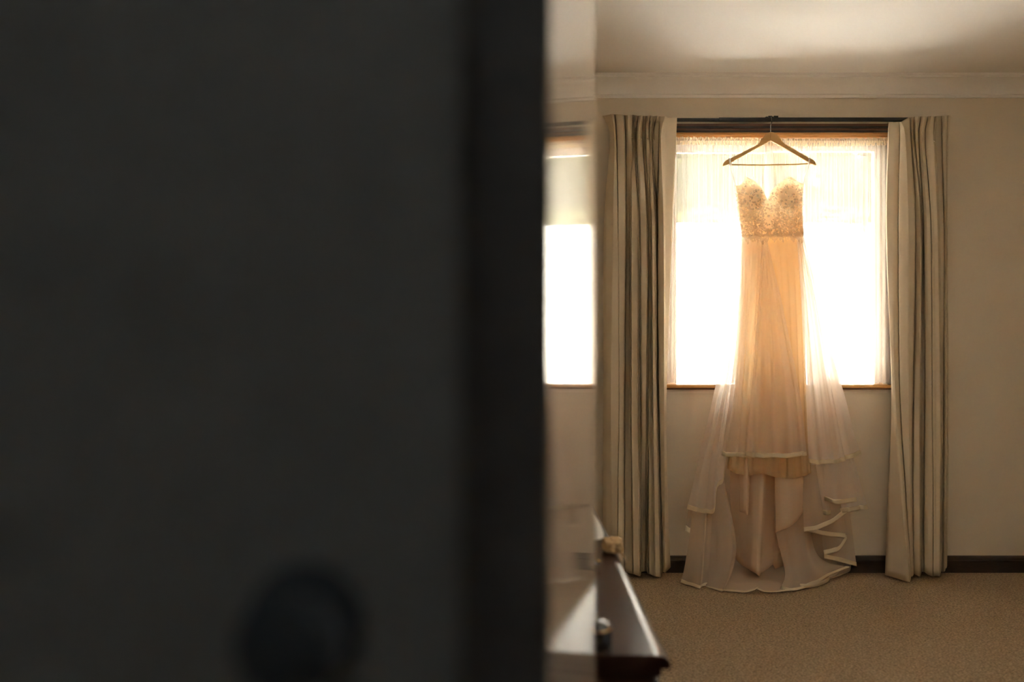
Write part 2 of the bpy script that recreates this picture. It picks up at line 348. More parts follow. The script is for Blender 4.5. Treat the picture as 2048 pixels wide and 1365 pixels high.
for h_, t_, mm in ((0.010, 0.012, 'oak'), (0.009, 0.022, 'dark_wood'), (0.011, 0.014, 'brown_wood'), (0.010, 0.022, 'dark_wood'), (0.012, 0.016, 'brown_wood')):
    MB().box((WX0+0.004, YB-t_, z), (WX1-0.004, YB, z+h_)).build('head_moulding', mm, win); z += h_

w2 = struct('fill_window', MB().box((XR+0.12, QY0, QZ0), (XR+0.18, QY0+0.05, QZ1)).box((XR+0.12, QY1-0.05, QZ0), (XR+0.18, QY1, QZ1)).box((XR+0.12, QY0+0.05, QZ1-0.05), (XR+0.18, QY1-0.05, QZ1))
            .box((XR+0.12, QY0+0.05, QZ0), (XR+0.18, QY1-0.05, QZ0+0.05)).box((XR+0.12, (QY0+QY1)/2-0.025, QZ0+0.05), (XR+0.18, (QY0+QY1)/2+0.025, QZ1-0.05)), 'frame', 'unseen window added in the right wall for fill light', 'window')
for a, b in ((QY0+0.05, (QY0+QY1)/2-0.025), ((QY0+QY1)/2+0.025, QY1-0.05)):
    MB().box((XR+0.148, a, QZ0+0.05), (XR+0.152, b, QZ1-0.05)).build('pane', 'glass', w2)
MB().box((XR-0.02, QY0-0.05, QZ0-0.02), (XR+0.12, QY1+0.05, QZ0), 0.004).build('window_sill', 'oak', w2, True)
# ------------------------------------------------------------------ outside
struct('ground', MB().box((-14, YB+0.22, -0.35), (16, 30, -0.15)).box((XR+0.2, -20, -0.35), (16, YB+0.22, -0.15)), 'paving', 'pale paved yard outside the window', 'ground')
struct('roof', MB().box((-3, YB+0.2, ZC+0.02), (6, YB+0.34, ZC+0.10)).box((-3, YB+0.34, ZC-0.02), (6, YB+0.38, ZC+0.12)), 'ext_wall', 'eave of the house above the window', 'roof')
gw = thing('garden_wall', 'pale sunlit garden wall across the yard outside the window', 'wall')
MB().box((-9, 8.6, -0.15), (12, 8.78, 2.06)).build('wall_panel', 'ext_wall', gw); MB().box((-9, 8.57, 2.06), (12, 8.81, 2.13), 0.01).build('coping', 'ext_wall', gw)
def tree(x, y, h, r, n, label):
    t = thing('garden_tree', label, 'tree', None, (x, y, -0.15))
    rnd = random.Random(int(x*10)+int(y*7))
    tk = MB().tube([(0, 0, 0), (0.05, 0.02, h*0.3), (-0.05, 0.05, h*0.6), (0.05, 0, h*0.9)], [0.13, 0.11, 0.07, 0.02], 8)
    for k in range(7):
        a = k*2.4; z0 = h*(0.35+0.07*k)
        tk.tube([(0, 0, z0), (math.cos(a)*r*0.5, math.sin(a)*r*0.5, z0+0.4), (math.cos(a)*r*0.85, math.sin(a)*r*0.85, z0+0.55)], [0.045, 0.03, 0.012], 6)
    tk.build('trunk', 'bark', t, True)
    lv = MB()
    clumps = [(rnd.gauss(0, r*0.5), rnd.gauss(0, r*0.5), h*0.68 + rnd.gauss(0, h*0.17)) for _ in range(26)]
    for _ in range(n):
        c = Vector(rnd.choice(clumps)) + Vector((rnd.gauss(0, 0.25), rnd.gauss(0, 0.25), rnd.gauss(0, 0.22)))
        a = Vector((rnd.gauss(0, 1), rnd.gauss(0, 1), rnd.gauss(0, 1))).normalized(); b = a.orthogonal().normalized(); s_ = rnd.uniform(0.05, 0.09); nn = a.cross(b)
        lv.add([c-a*s_, c+b*s_*0.45+nn*0.01, c+a*s_, c-b*s_*0.45+nn*0.01], [(0, 1, 2, 3)])
    fo = lv.build('foliage', 'leaf', t); fo['kind'] = 'stuff'
tree(3.35, 9.6, 3.9, 0.66, 2600, 'small yellow green tree between the pale garden wall and the hedge')
hgd = thing('garden_hedge', 'tall dark hedge standing behind the pale garden wall', 'hedge')
rh = random.Random(3); core = bmesh.new(); bmesh.ops.create_grid(core, x_segments=60, y_segments=24, size=0.5)
cv = [Vector((-2.6 + 9.6*(v.co.x+0.5), 11.2 + 0.12*noise.noise(Vector((v.co.x*40, v.co.y*12, 0))), -0.15 + (3.45+0.22*noise.noise(Vector((v.co.x*22, 0, 5))))*(v.co.y+0.5))) for v in core.verts]
hm = MB(); core.verts.index_update(); cf = [[v.index for v in f.verts] for f in core.faces]; core.free()
hm.add(cv, cf).add([v + Vector((0, 0.9, 0)) for v in cv], cf)
for _ in range(9000):
    b_ = rh.choice(cv); c = b_ + Vector((rh.gauss(0, 0.1), rh.uniform(-0.14, 0.05), rh.gauss(0.02, 0.09)))
    a = Vector((rh.gauss(0, 1), rh.gauss(0, 1), rh.gauss(0, 1))).normalized(); b2 = a.orthogonal().normalized(); q = rh.uniform(0.05, 0.085)
    hm.add([c-a*q, c+b2*q*0.45, c+a*q, c-b2*q*0.45], [(0, 1, 2, 3)])
ov = MB()
for x0_, w_, dn, cnt in ((2.97, 0.13, 0.085, 420), (2.55, 0.2, 0.03, 260), (1.7, 0.3, 0.02, 260), (1.15, 0.2, 0.05, 260), (3.4, 0.2, 0.05, 260), (0.6, 0.3, 0.04, 260)):
    for _ in range(cnt):                                              # sprays hanging over the coping of the wall
        c = Vector((x0_ + rh.gauss(0, w_*0.6), 8.52 + rh.uniform(-0.05, 0.28), 2.19 - abs(rh.gauss(0, dn)) + abs(rh.gauss(0, 0.05)) - 0.02))
        if c.y > 8.56 and c.z < 2.14: c.z = 2.14 + rh.uniform(0.0, 0.06)
        a = Vector((rh.gauss(0, 1), rh.gauss(0, 1), rh.gauss(0, 1))).normalized(); b2 = a.orthogonal().normalized(); q = rh.uniform(0.025, 0.045)
        ov.add([c-a*q, c+b2*q*0.5, c+a*q, c-b2*q*0.5], [(0, 1, 2, 3)])
ovo = link('ivy', ov.v, ov.f, 'leaf', gw); ovo['kind'] = 'stuff'; ovo['label'] = 'dark ivy hanging over the coping'
fo = link('foliage', hm.v, hm.f, 'leaf', hgd); fo['kind'] = 'stuff'

# ------------------------------------------------------------------ curtain rail
rl = thing('curtain_rail', 'black two-piece curtain rail above the window', 'curtain rail')
def rz(y): return H-(y-CY)/F*4.78
def rx(x): return (x-CX)/F*4.78
MB().box((rx(1238), 4.785, rz(242.3)), (rx(1560), 4.799, rz(235.5)), 0.002).build('rail_bar', 'rail', rl)
MB().box((rx(1437), 4.770, rz(243.5)), (rx(1885), 4.785, rz(235.8)), 0.002).build('rail_bar', 'rail', rl)
for px in (1262, 1540, 1866):
    MB().box((rx(px-9), 4.775, rz(235.6)), (rx(px+9), 4.80, rz(233.8))).build('bracket', 'rail', rl)
MB().box((rx(1535), 4.764, rz(236.4)), (rx(1543), 4.774, rz(233.2)), 0.001).box((rx(1546), 4.764, rz(236.4)), (rx(1555), 4.774, rz(233.0)), 0.001).build('rail_stop', 'rail', rl)

# ------------------------------------------------------------------ heavy curtains
def curtain(name, label, rowsx, rowsd, levels, ybot_lift, tops, tacks, name_flap=False):
    c = thing(name, label, 'curtain', 'pinch pleated curtains beside the window')
    cols = []
    sq = [1.0, 0.9, 0.75, 0.75, 0.75, 0.75]
    rowsd = [[0.655 + (d - 0.655)*(sq[L] if not (name_flap and (i < 5)) else 1.0) for i, d in enumerate(rd)] for L, rd in enumerate(rowsd)]
    n = len(rowsx[0])
    for i in range(n):
        col = []
        for L, y in enumerate(levels):
            d = 4.0 + rowsd[L][i]; yy = y
            if L == 0: yy = tops[i]
            if L == len(levels)-1:
                yy = CY + (H-ybot_lift[i])*F/d
            col.append((rowsx[L][i], yy, d))
        cols.append(col)
    full = []                                                        # every valley becomes a tight narrow tuck
    for i in range(n):
        if 2 < i < n-1 and any(rowsd[L][i] > max(rowsd[L][i-1], rowsd[L][i+1]) + 0.015 for L in range(len(levels))):
            tri = [[], [], []]
            for L, (x, y, d) in enumerate(cols[i]):
                dl, dr_ = rowsd[L][i-1], rowsd[L][i+1]; xl, xr = rowsx[L][i-1], rowsx[L][i+1]
                wl, wr = min(1.5, (x-xl)*0.4), min(1.5, (xr-x)*0.4)
                if d > max(dl, dr_) + 0.015:
                    a_, b_, m_ = 4+dl+(d-4-dl)*0.30, 4+dr_+(d-4-dr_)*0.30, min(d+0.03, 4.752)
                else: a_, b_, m_ = d+(4+dl-d)*0.4, d+(4+dr_-d)*0.4, d
                tri[0].append(P(x-wl, y, a_)); tri[1].append(P(x, y, m_)); tri[2].append(P(x+wr, y, b_))
            full += tri
        else: full.append([P(*q) for q in cols[i]])
    cols = full
    rows = sheet_pts(cols, 70, 6, 0.16)
    for r, row in enumerate(rows):                                   # slight slackness of the cloth
        for k, v in enumerate(row):
            v.y += 0.004*noise.noise(Vector((v.x*9, v.z*2.2, 3.1)))
    cp = sheet('curtain_panel', rows, 'curtain', c, 0.0025); cp.data.set_sharp_from_angle(angle=math.radians(48))
    hem = [[v + Vector((0, -0.002, 0)) for v in rows[r]] for r in range(66, 70)]
    for (px, py, d) in tacks:
        q = P(px, py, d + 0.019)
        MB().tube([q + Vector((-0.006, 0.004, 0.004)), q + Vector((0, -0.002, 0)), q + Vector((0.007, 0.003, -0.003))], [0.002, 0.0035, 0.002], 6).build('pleat_tack', 'curtain', c, True)
    return c
xt = [1205,1213,1224,1229,1244,1249,1256,1265,1270,1277,1282,1287,1294,1300,1308,1313,1320,1330,1337,1354]
xp = [1220,1225,1229,1233,1247,1251,1256,1264,1268,1274,1280,1285,1292,1297,1304,1308,1318,1322,1330,1352]
x4 = [1208,1213,1226,1236,1249,1252,1258,1262,1277,1279,1282,1294,1296,1303,1310,1312,1315,1327,1330,1344]
x7 = [1207,1213,1222,1238,1246,1249,1258,1262,1276,1281,1285,1293,1296,1305,1312,1314,1317,1328,1330,1333]
x9 = [1206,1213,1223,1236,1245,1249,1258,1264,1279,1283,1287,1292,1297,1308,1317,1319,1322,1329,1332,1335]
xb = [1206,1214,1224,1236,1245,1249,1258,1266,1279,1284,1288,1292,1298,1310,1321,1324,1326,1330,1334,1341]
dt = [.75,.69,.60,.73,.60,.72,.60,.72,.60,.72,.60,.73,.60,.72,.60,.72,.63,.61,.66,.70]
dp = [.74,.69,.62,.70,.63,.73,.66,.63,.72,.66,.63,.72,.66,.63,.72,.66,.70,.62,.66,.71]
d4 = [.75,.68,.63,.62,.66,.75,.75,.70,.63,.73,.66,.62,.72,.65,.60,.73,.74,.63,.675,.715]
d9 = [.76,.70,.66,.62,.63,.74,.71,.68,.62,.74,.75,.75,.68,.62,.60,.70,.73,.66,.68,.75]
tops = [232,231,228,229,229,231,231,230,231,232,231,232,232,231,233,232,233,233,236,235]
lv = [232, 278, 460, 780, 1000, 1155]
curtain('window_curtain', 'olive beige pinch-pleated curtain hanging behind the dark dresser', [xt, xp, x4, x7, x9, xb], [dt, dp, d4, d4, d9, d9], lv,
        [.02]*17+[.03,.035,.04], tops, [(1229, 279, 4.615), (1266, 277, 4.62), (1281, 277, 4.62), (1296, 278, 4.62), (1306, 279, 4.64), (1321, 280, 4.61)])
R = [(1778,1776,1772,1783,1776,1770,.70,.70,.70,.73,.72,.69),(1779,1778,1774,1785,1803,1819,.675,.675,.672,.65,.60,.55),(1790,1790,1786,1790,1808,1821,.66,.66,.66,.64,.60,.58),
     (1799,1800,1797,1800,1812,1823,.655,.66,.675,.66,.63,.62),(1802,1811,1817,1817,1820,1825,.60,.60,.60,.61,.61,.63),(1812,1815,1829,1823,1822,1827,.62,.62,.60,.61,.62,.66),
     (1819,1822,1831,1826,1824,1828,.70,.70,.73,.74,.74,.73),(1824,1826,1836,1830,1828,1829,.62,.66,.68,.67,.66,.68),(1829,1830,1842,1840,1840,1839,.68,.70,.63,.62,.62,.62),
     (1835,1832,1845,1844,1844,1843,.61,.64,.74,.74,.74,.74),(1842,1838,1848,1850,1848,1848,.69,.70,.72,.73,.73,.73),(1849,1844,1854,1857,1856,1856,.61,.63,.65,.66,.66,.66),
     (1857,1850,1862,1864,1866,1866,.69,.70,.63,.62,.62,.62),(1863,1858,1868,1872,1872,1873,.61,.66,.64,.65,.64,.63),(1870,1868,1876,1881,1881,1880,.68,.62,.62,.63,.62,.62),
     (1876,1872,1879,1883,1883,1882,.61,.70,.74,.74,.74,.74),(1883,1884,1888,1888,1887,1886,.69,.70,.75,.75,.75,.74),(1890,1891,1892,1892,1890,1890,.62,.64,.71,.71,.70,.70),
     (1895,1894,1893,1895,1893,1892,.68,.68,.73,.72,.72,.72),(1902,1897,1894,1898,1896,1894,.66,.70,.755,.755,.755,.755)]
tops2 = [244,244,245,244,244,238,235,234,234,233,233,233,233,232,233,232,232,231,231,232]
curtain('window_curtain', 'olive beige pinch-pleated curtain with its pale lower edge turned outwards', [[r[k] for r in R] for k in range(6)], [[r[6+k] for r in R] for k in range(6)],
        [236, 281, 460, 780, 1000, 1155], [.012]*3+[.02]*14+[.03,.04,.045], tops2, [(1812, 284, 4.59), (1832, 282, 4.63), (1845, 281, 4.62), (1869, 284, 4.61), (1891, 283, 4.63)], True)

# ------------------------------------------------------------------ voile
sh = thing('sheer_curtain', 'white gathered voile curtain across the bright window', 'curtain')
x0, x1 = WX0+0.012, WX1+0.028; rows = []
ztop, zbot = H-(286-CY)/F*4.77, H-(769-CY)/F*4.77
NC, NR = 420, 40
rn = random.Random(5); ph = [rn.uniform(0, 6.28) for _ in range(8)]
for r in range(NR):
    t = r/(NR-1); row = []
    for k in range(NC):
        u = k/(NC-1); x = x0 + (x1-x0)*u
        warp = u + 0.006*math.sin(9*u+ph[0]) + 0.004*math.sin(23*u+ph[1]+t)
        a = 0.55 + 0.45*math.sin(17*u+ph[2])
        y = 4.768 + (0.0055*(1-0.3*t))*(math.sin(warp*2*PI*37+ph[3])*a + 0.6*math.sin(warp*2*PI*61+ph[7])*(1-a*0.5)) + 0.004*t*math.sin(warp*2*PI*15+ph[4]) + 0.003*math.sin(warp*2*PI*83+ph[5])*(1-t*0.6)
        zz = ztop + (zbot-ztop)*t
        if r == NR-1: zz += 0.004*(1+math.sin(warp*2*PI*11+ph[6]))
        row.append(Vector((x + 0.004*math.sin(warp*2*PI*46+1.2)*t, y, zz)))
    rows.append(row)
sheet('voile_panel', rows, 'sheer', sh)
rows = []
for r in range(8):
    t = r/7; row = []
    for k in range(640):
        u = k/639; wv = math.sin(u*2*PI*92+ph[1]+0.8*math.sin(u*40)); w2 = math.sin(u*2*PI*37+ph[2])
        zz = ztop + 0.022 - 0.036*t + (0.003*wv+0.004*w2)*(1-t) + 0.004*math.sin(6*u+1)
        row.append(Vector((x0+(x1-x0)*u, 4.765 + 0.008*wv*(0.35+0.65*abs(2*t-0.9)) + 0.003*w2, zz)))
    rows.append(row)
sheet('ruffled_heading', rows, 'ruffle', sh)
MB().tube([(WX0-0.02, 4.766, ztop+0.012), (WX1+0.02, 4.766, ztop+0.012)], 0.002, 6).build('curtain_wire', 'steel', sh)

# ------------------------------------------------------------------ hanger
hg = thing('clothes_hanger', 'varnished wooden clothes hanger hooked over the black rail', 'hanger')
def Z3(x, y): return (1400+x*0.2344, 200+y*0.2344)
top = [(603,272),(575,282),(550,305),(525,340),(500,374),(470,392),(370,442),(270,493),(266,505),(246,504),(222,515),(203,535),(193,562)]
bot = [(200,566),(225,556),(252,547),(300,515),(420,448),(520,393),(603,346)]
topr = [(630,276),(655,290),(680,318),(700,350),(722,372),(760,393),(840,440),(924,488),(929,500),(946,498),(970,512),(988,533),(997,556)]
botr = [(985,560),(965,550),(935,540),(890,512),(790,452),(690,394)]
def board(outline, d0, th):
    fr = [P(*Z3(x, y), d0) for x, y in outline]; ctr = sum(fr, Vector())/len(fr); n = len(fr); v = []; 
    bevel = []
    for i, p in enumerate(fr):
        q = (fr[i-1] + fr[(i+1) % n])/2; bevel.append(p)
    return MB().prism(fr, (0, th, 0))
hl = board(top + bot, 4.655, 0.013).build('hanger_arm', 'hanger', hg); hr = board([(603,272)] + topr + botr + [(603,346)], 4.655, 0.013).build('hanger_arm', 'hanger', hg)
for o in (hl, hr):
    b_ = o.modifiers.new('rounded edge', 'BEVEL'); b_.width = 0.0025; b_.segments = 2; b_.limit_method = 'ANGLE'; b_.angle_limit = 0.9
MB().tube([P(*Z3(250, 553), 4.662), P(*Z3(420, 556), 4.662), P(*Z3(610, 555), 4.662), P(*Z3(800, 551), 4.662), P(*Z3(942, 544), 4.662)], 0.0037, 8).build('hanger_bar', 'hanger', hg, True)
hk = [P(1541.2, 268, 4.662), P(1541.2, 258, 4.662), P(1541.5, 250, 4.685), P(1543.6, 245, 4.735), P(1543.4, 240, 4.758), P(1542.6, 235, 4.762), P(1541.5, 232.4, 4.770), P(1540.5, 232.0, 4.781), P(1540.5, 234.0, 4.792)]
MB().tube(cat_rom(hk, 40), 0.0017, 8).build('hanger_hook', 'steel', hg, True)

# ------------------------------------------------------------------ wedding dress
dress = thing('wedding_dress', 'strapless white organza wedding dress with peach lining and lace bodice hanging before the window', 'dress')
def C8(x, y): return (1440+x*0.1172, 340+y*0.1172)
neck = [C8(*p) for p in [(268,272),(340,260),(405,205),(455,120),(500,140),(560,172),(625,215),(685,278),(750,390),(795,495),(820,525),(838,450),(880,360),(960,272),(1080,180),(1170,120),(1210,115),(1285,165),(1345,215),(1428,240)]]
def side_l(y): return 1471.5 + (y-371)*0.118
def side_r(y): return 1607.5 - 3.0*math.sin(max(0, min(1, (y-368)/98))*PI)
nx = 57; nvb = 30; YBOT = 473
def bod_depth(px, y):
    u = (px-1540)/69.0; base = 4.640 - 0.060*math.sqrt(max(0.0, 1-min(1, abs(u))**2))
    for cx_, cy_ in ((1508, 396), (1577, 392)):
        q = ((px-cx_)/24)**2 + ((y-cy_)/26)**2
        base -= 0.042*math.exp(-q*0.9)
    return base
neck_c = cat_rom([Vector((x, y, 0)) for x, y in neck], 300)
def neck_y(px):
    best = min(neck_c, key=lambda v: abs(v.x-px)); return best.y
rows = []
for r in range(nvb):
    t = r/(nvb-1); row = []
    for k in range(nx):
        u = k/(nx-1); px0 = 1471.5 + u*(1607.5-1471.5); yt = neck_y(px0); y = yt + (YBOT-yt)*t
        px = side_l(y) + u*(side_r(y)-side_l(y))
        row.append(P(px, y, bod_depth(px, y)))
    rows.append(row)
bod = sheet('bodice', rows, 'bodice', dress, 0.001)
# back of the bodice, lower than the front
brow = []
for r in range(12):
    t = r/11; row = []
    for k in range(25):
        u = k/24; yt = 372 + 48*math.sin(min(1, u*4, (1-u)*4)*PI/2); y = yt + (YBOT-yt)*t
        px = side_l(y) + u*(side_r(y)-side_l(y)); row.append(P(px, y, 4.640 + 0.045*math.sin(u*PI)))
    brow.append(row)
sheet('bodice_back', brow, 'bodice', dress, 0.001)
for cx_, cy_, rx, ry in ((1508, 397, 21, 26), (1577, 393, 25, 27)):
    pv = []; pf_ = []
    for lay_, sc_ in enumerate((1.0, 0.84, 0.68)):                     # three graded layers of padding
        cr = [[P(cx_ + rx*sc_*r/9*math.cos(a), cy_ + ry*sc_*r/9*math.sin(a), bod_depth(cx_ + rx*sc_*r/9*math.cos(a), cy_ + ry*sc_*r/9*math.sin(a)) + 0.004 + 0.002*lay_) for a in [2*PI*k/28 for k in range(29)]] for r in range(10)]
        b0 = len(pv); pv += [v for row in cr for v in row]; pf_ += [tuple(q + b0 for q in f) for f in grid_faces(10, 29)]
    link('cup_pad', pv, pf_, 'cup', bod, True)
# lace motifs: leaves and five-petalled flowers applied over the net
lace = MB(); rl_ = random.Random(11)
def petal(px, y, ang, ln, wd, lift):
    pts = []
    for a, b in ((0, 0), (0.30, 0.42), (0.65, 0.5), (1.0, 0.0), (0.65, -0.5), (0.30, -0.42)):
        qx = px + (math.cos(ang)*a*ln - math.sin(ang)*b*wd); qy = y + (math.sin(ang)*a*ln + math.cos(ang)*b*wd)
        pts.append(P(qx, qy, bod_depth(qx, qy) - lift - 0.0025*a))
    lace.add(pts, [(0, 1, 2), (0, 2, 3), (0, 3, 4), (0, 4, 5)])
def flower(px, y, s, lift):
    a0 = rl_.uniform(0, 6)
    for k in range(5): petal(px, y, a0 + k*2*PI/5, s, s*0.62, lift)
for _ in range(1700):
    px = rl_.uniform(1474, 1607); t = rl_.random()**0.75; yt = neck_y(px); y = yt + 3 + (474-yt-3)*t
    px = max(side_l(y)+1, min(side_r(y)-1, px))
    dc = abs(px-1537)
    if dc < 9 and 400 < y < 458 and rl_.random() < 0.85: continue
    incup = any(((px-a)/22)**2 + ((y-b)/24)**2 < 1 for a, b in ((1508, 395), (1577, 391)))
    if incup and rl_.random() < 0.55: continue
    if rl_.random() < 0.45: flower(px, y, rl_.uniform(2.2, 3.6), rl_.uniform(0.002, 0.005))
    else: petal(px, y, rl_.uniform(0, 6.28), rl_.uniform(3, 6.5), rl_.uniform(2.0, 3.6), rl_.uniform(0.002, 0.005))
k = 1483
while k < 1607:                                                       # scalloped lower edge of flowers and leaves
    yy = 474 + 3*math.sin((k-1483)*0.055) + rl_.uniform(-2.0, 4.5)
    flower(k, yy, rl_.uniform(4.5, 6.2), 0.006)
    petal(k+2, yy+2, rl_.uniform(1.0, 2.1), rl_.uniform(6, 10), rl_.uniform(3.5, 5), 0.007); k += rl_.uniform(4.5, 7)
for q in range(22):                                                   # sprigs standing off the sides
    y = rl_.uniform(380, 470); petal(side_l(y)+1, y, rl_.choice((2.4, 3.3, 3.9)), rl_.uniform(3, 6), 2.2, 0.002)
    y = rl_.uniform(430, 470); petal(side_r(y)-1, y, rl_.choice((-0.6, 0.3, 0.7)), rl_.uniform(2, 5), 2.2, 0.002)
petal(1505, 359, -1.1, 6, 2.0, 0.002); petal(1588, 357, -0.9, 5, 2, 0.002)
lc = lace.build('lace_applique', 'lace', bod); lc['kind'] = 'stuff'
# shoulder straps looped round the hanger notches
def strap(pts, w_):
    c = cat_rom(pts, 26); rr = []
    for p in c: rr.append([p + Vector((-w_/2, 0, 0)), p + Vector((0, -0.001, 0.0004)), p + Vector((w_/2, 0, 0))])
    sheet('strap', rr, 'strap', dress, 0.0012)
strap([P(1461, 330, 4.672), P(1460, 318.5, 4.672), P(1459.5, 317.2, 4.660), P(1459.5, 318.5, 4.650), P(1461, 328, 4.648), P(1466, 350, 4.645), P(1472, 373, 4.641)], 0.010)
strap([P(1617, 330, 4.672), P(1618.5, 317.5, 4.672), P(1619, 316.2, 4.660), P(1619, 317.5, 4.650), P(1617.5, 327, 4.648), P(1613, 345, 4.645), P(1607, 369, 4.641)], 0.008)

def lay(name, cols, m, rib=True, nv=44, sub=6, rip=0.0, rf=60, par=None, soft=0.85, rw=0.021, thick=0.0, gather=0.0, nf=5, tuck=0.0):
    rows = sheet_pts([[P(*p) for p in c] for c in cols], nv, sub, soft)
    nr, nc = len(rows), len(rows[0])
    if gather:                                                        # folds running down from the waist
        ps = cols[0][0][0]*0.7
        for r, row in enumerate(rows):
            t = r/(nr-1)
            for k, v in enumerate(row):
                u = k/(nc-1)
                v.y += tuck*max(0.0, 1-t/0.25) + gather*(0.15+0.85*t)*(math.sin(2*PI*nf*u + ps + 0.8*math.sin(5*u+ps)) + 0.5*math.sin(2*PI*nf*1.9*u + 2*ps)*(1-0.5*t))
    if rip:
        sd = len(cols)*1.37 + cols[0][0][0]*0.01
        for r, row in enumerate(rows):
            t = r/(nr-1)
            for k, v in enumerate(row):
                v.y += rip*t*math.sin(v.x*rf + sd + 0.6*math.sin(v.x*rf*0.37)) + 0.5*rip*noise.noise(Vector((v.x*14, v.z*3, sd)))
                v.z += 0.25*rip*t*t*math.sin(v.x*rf*0.8 + sd)
                v.z = max(v.z, 0.004)
    o = sheet(name, rows, m, par or dress, thick)
    if rib: ribbon(rows, o, rw)
    return o
# inner peach lining: front drop and long back drop
lay('lining_skirt', [[(1486,466,4.615),(1482,600,4.60),(1472,760,4.585),(1455,938,4.57)],[(1500,466,4.598),(1497,600,4.575),(1488,760,4.56),(1474,948,4.555)],
    [(1514,466,4.590),(1512,620,4.588),(1506,780,4.585),(1496,952,4.58)],[(1530,466,4.586),(1530,620,4.565),(1528,780,4.55),(1524,948,4.545)],
    [(1548,466,4.586),(1552,620,4.583),(1555,780,4.58),(1556,956,4.575)],[(1566,466,4.590),(1573,620,4.570),(1579,780,4.555),(1583,958,4.55)],
    [(1586,466,4.600),(1592,620,4.592),(1598,780,4.585),(1603,955,4.58)],[(1606,466,4.620),(1608,620,4.605),(1613,780,4.60),(1622,946,4.60)]], 'lining', False, rip=0.003, rf=90, sub=12, gather=0.004, nf=11, tuck=0.02, thick=0.0012)
lay('lining_train', [[(1486,466,4.66),(1470,760,4.69),(1460,950,4.72),(1466,1112,4.72)],[(1498,466,4.675),(1486,760,4.70),(1476,980,4.70),(1480,1128,4.70)],[(1505,466,4.675),(1495,760,4.69),(1494,980,4.66),(1492,1136,4.65)],
    [(1514,466,4.68),(1508,760,4.67),(1506,980,4.615),(1503,1143,4.60)],[(1520,466,4.68),(1518,760,4.65),(1520,980,4.595),(1513,1149,4.58)],[(1525,466,4.68),(1525,760,4.64),(1528,960,4.60),(1519,1154,4.59)],[(1527,466,4.68),(1527,760,4.68),(1529,960,4.68),(1522,1147,4.67)],
    [(1535,466,4.685),(1536,760,4.70),(1536,980,4.695),(1530,1144,4.69)],[(1550,466,4.685),(1550,760,4.715),(1549,980,4.715),(1545,1140,4.71)],[(1562,466,4.68),(1562,760,4.70),(1562,980,4.68),(1556,1136,4.675)],
    [(1580,466,4.675),(1582,760,4.71),(1580,980,4.69),(1572,1131,4.68)],[(1606,466,4.66),(1612,760,4.69),(1614,950,4.70),(1606,1112,4.70)]], 'back_lining', False, rip=0.002, rf=50, soft=0.5, thick=0.0012)
lay('lining_panel', [[(1478,880,4.62),(1479,960,4.60),(1479,1024,4.595)],[(1487,880,4.60),(1488,960,4.575),(1489,1027,4.57)],[(1494,880,4.59),(1496,960,4.57),(1495,1031,4.565)],[(1499,880,4.62),(1499,960,4.62),(1497,1024,4.63)]], 'back_lining', False, nv=20, thick=0.0012)
lay('lining_panel', [[(1549,880,4.62),(1550,960,4.61),(1551,1066,4.60)],[(1562,880,4.60),(1562,960,4.585),(1563,1061,4.58)],[(1578,880,4.60),(1580,960,4.58),(1580,1054,4.58)],[(1594,880,4.61),(1597,960,4.60),(1594,1042,4.60)],[(1604,880,4.63),(1607,950,4.63),(1606,1025,4.63)]], 'back_lining', False, nv=20, thick=0.0012)
# outer organza, centre front
lay('overskirt_panel', [[(1526,478,4.565),(1511,680,4.545),(1499,800,4.53),(1490,912,4.52)],[(1528,476,4.558),(1518,680,4.530),(1512,800,4.51),(1506,915,4.50)],[(1530,476,4.556),(1532,680,4.535),(1532,800,4.52),(1530,916,4.51)],
    [(1531,476,4.556),(1543,660,4.525),(1551,800,4.505),(1554,916,4.495)],[(1533,476,4.557),(1556,650,4.53),(1573,800,4.515),(1580,916,4.505)],[(1534,477,4.560),(1564,640,4.53),(1588,780,4.505),(1601,913,4.50)],[(1536,478,4.566),(1570,635,4.54),(1599,785,4.52),(1613,911,4.515)]], 'organza_front', True, rip=0.004, rf=75, sub=10, gather=0.0045, nf=5, tuck=0.022)
# left front panel, tucked under the centre
lay('overskirt_panel', [[(1484,474,4.60),(1478,600,4.585),(1464,760,4.565),(1443,911,4.55)],[(1493,474,4.585),(1487,600,4.57),(1474,760,4.55),(1455,914,4.53)],[(1504,474,4.575),(1496,600,4.57),(1484,760,4.56),(1470,914,4.545)],
    [(1514,474,4.570),(1505,600,4.565),(1494,760,4.55),(1484,915,4.535)],[(1523,474,4.568),(1513,620,4.565),(1504,760,4.56),(1498,916,4.55)],[(1529,474,4.566),(1518,640,4.57),(1512,760,4.57),(1509,916,4.565)]], 'organza_front', True, rip=0.003, rf=80, sub=8, gather=0.004, nf=4, tuck=0.022)
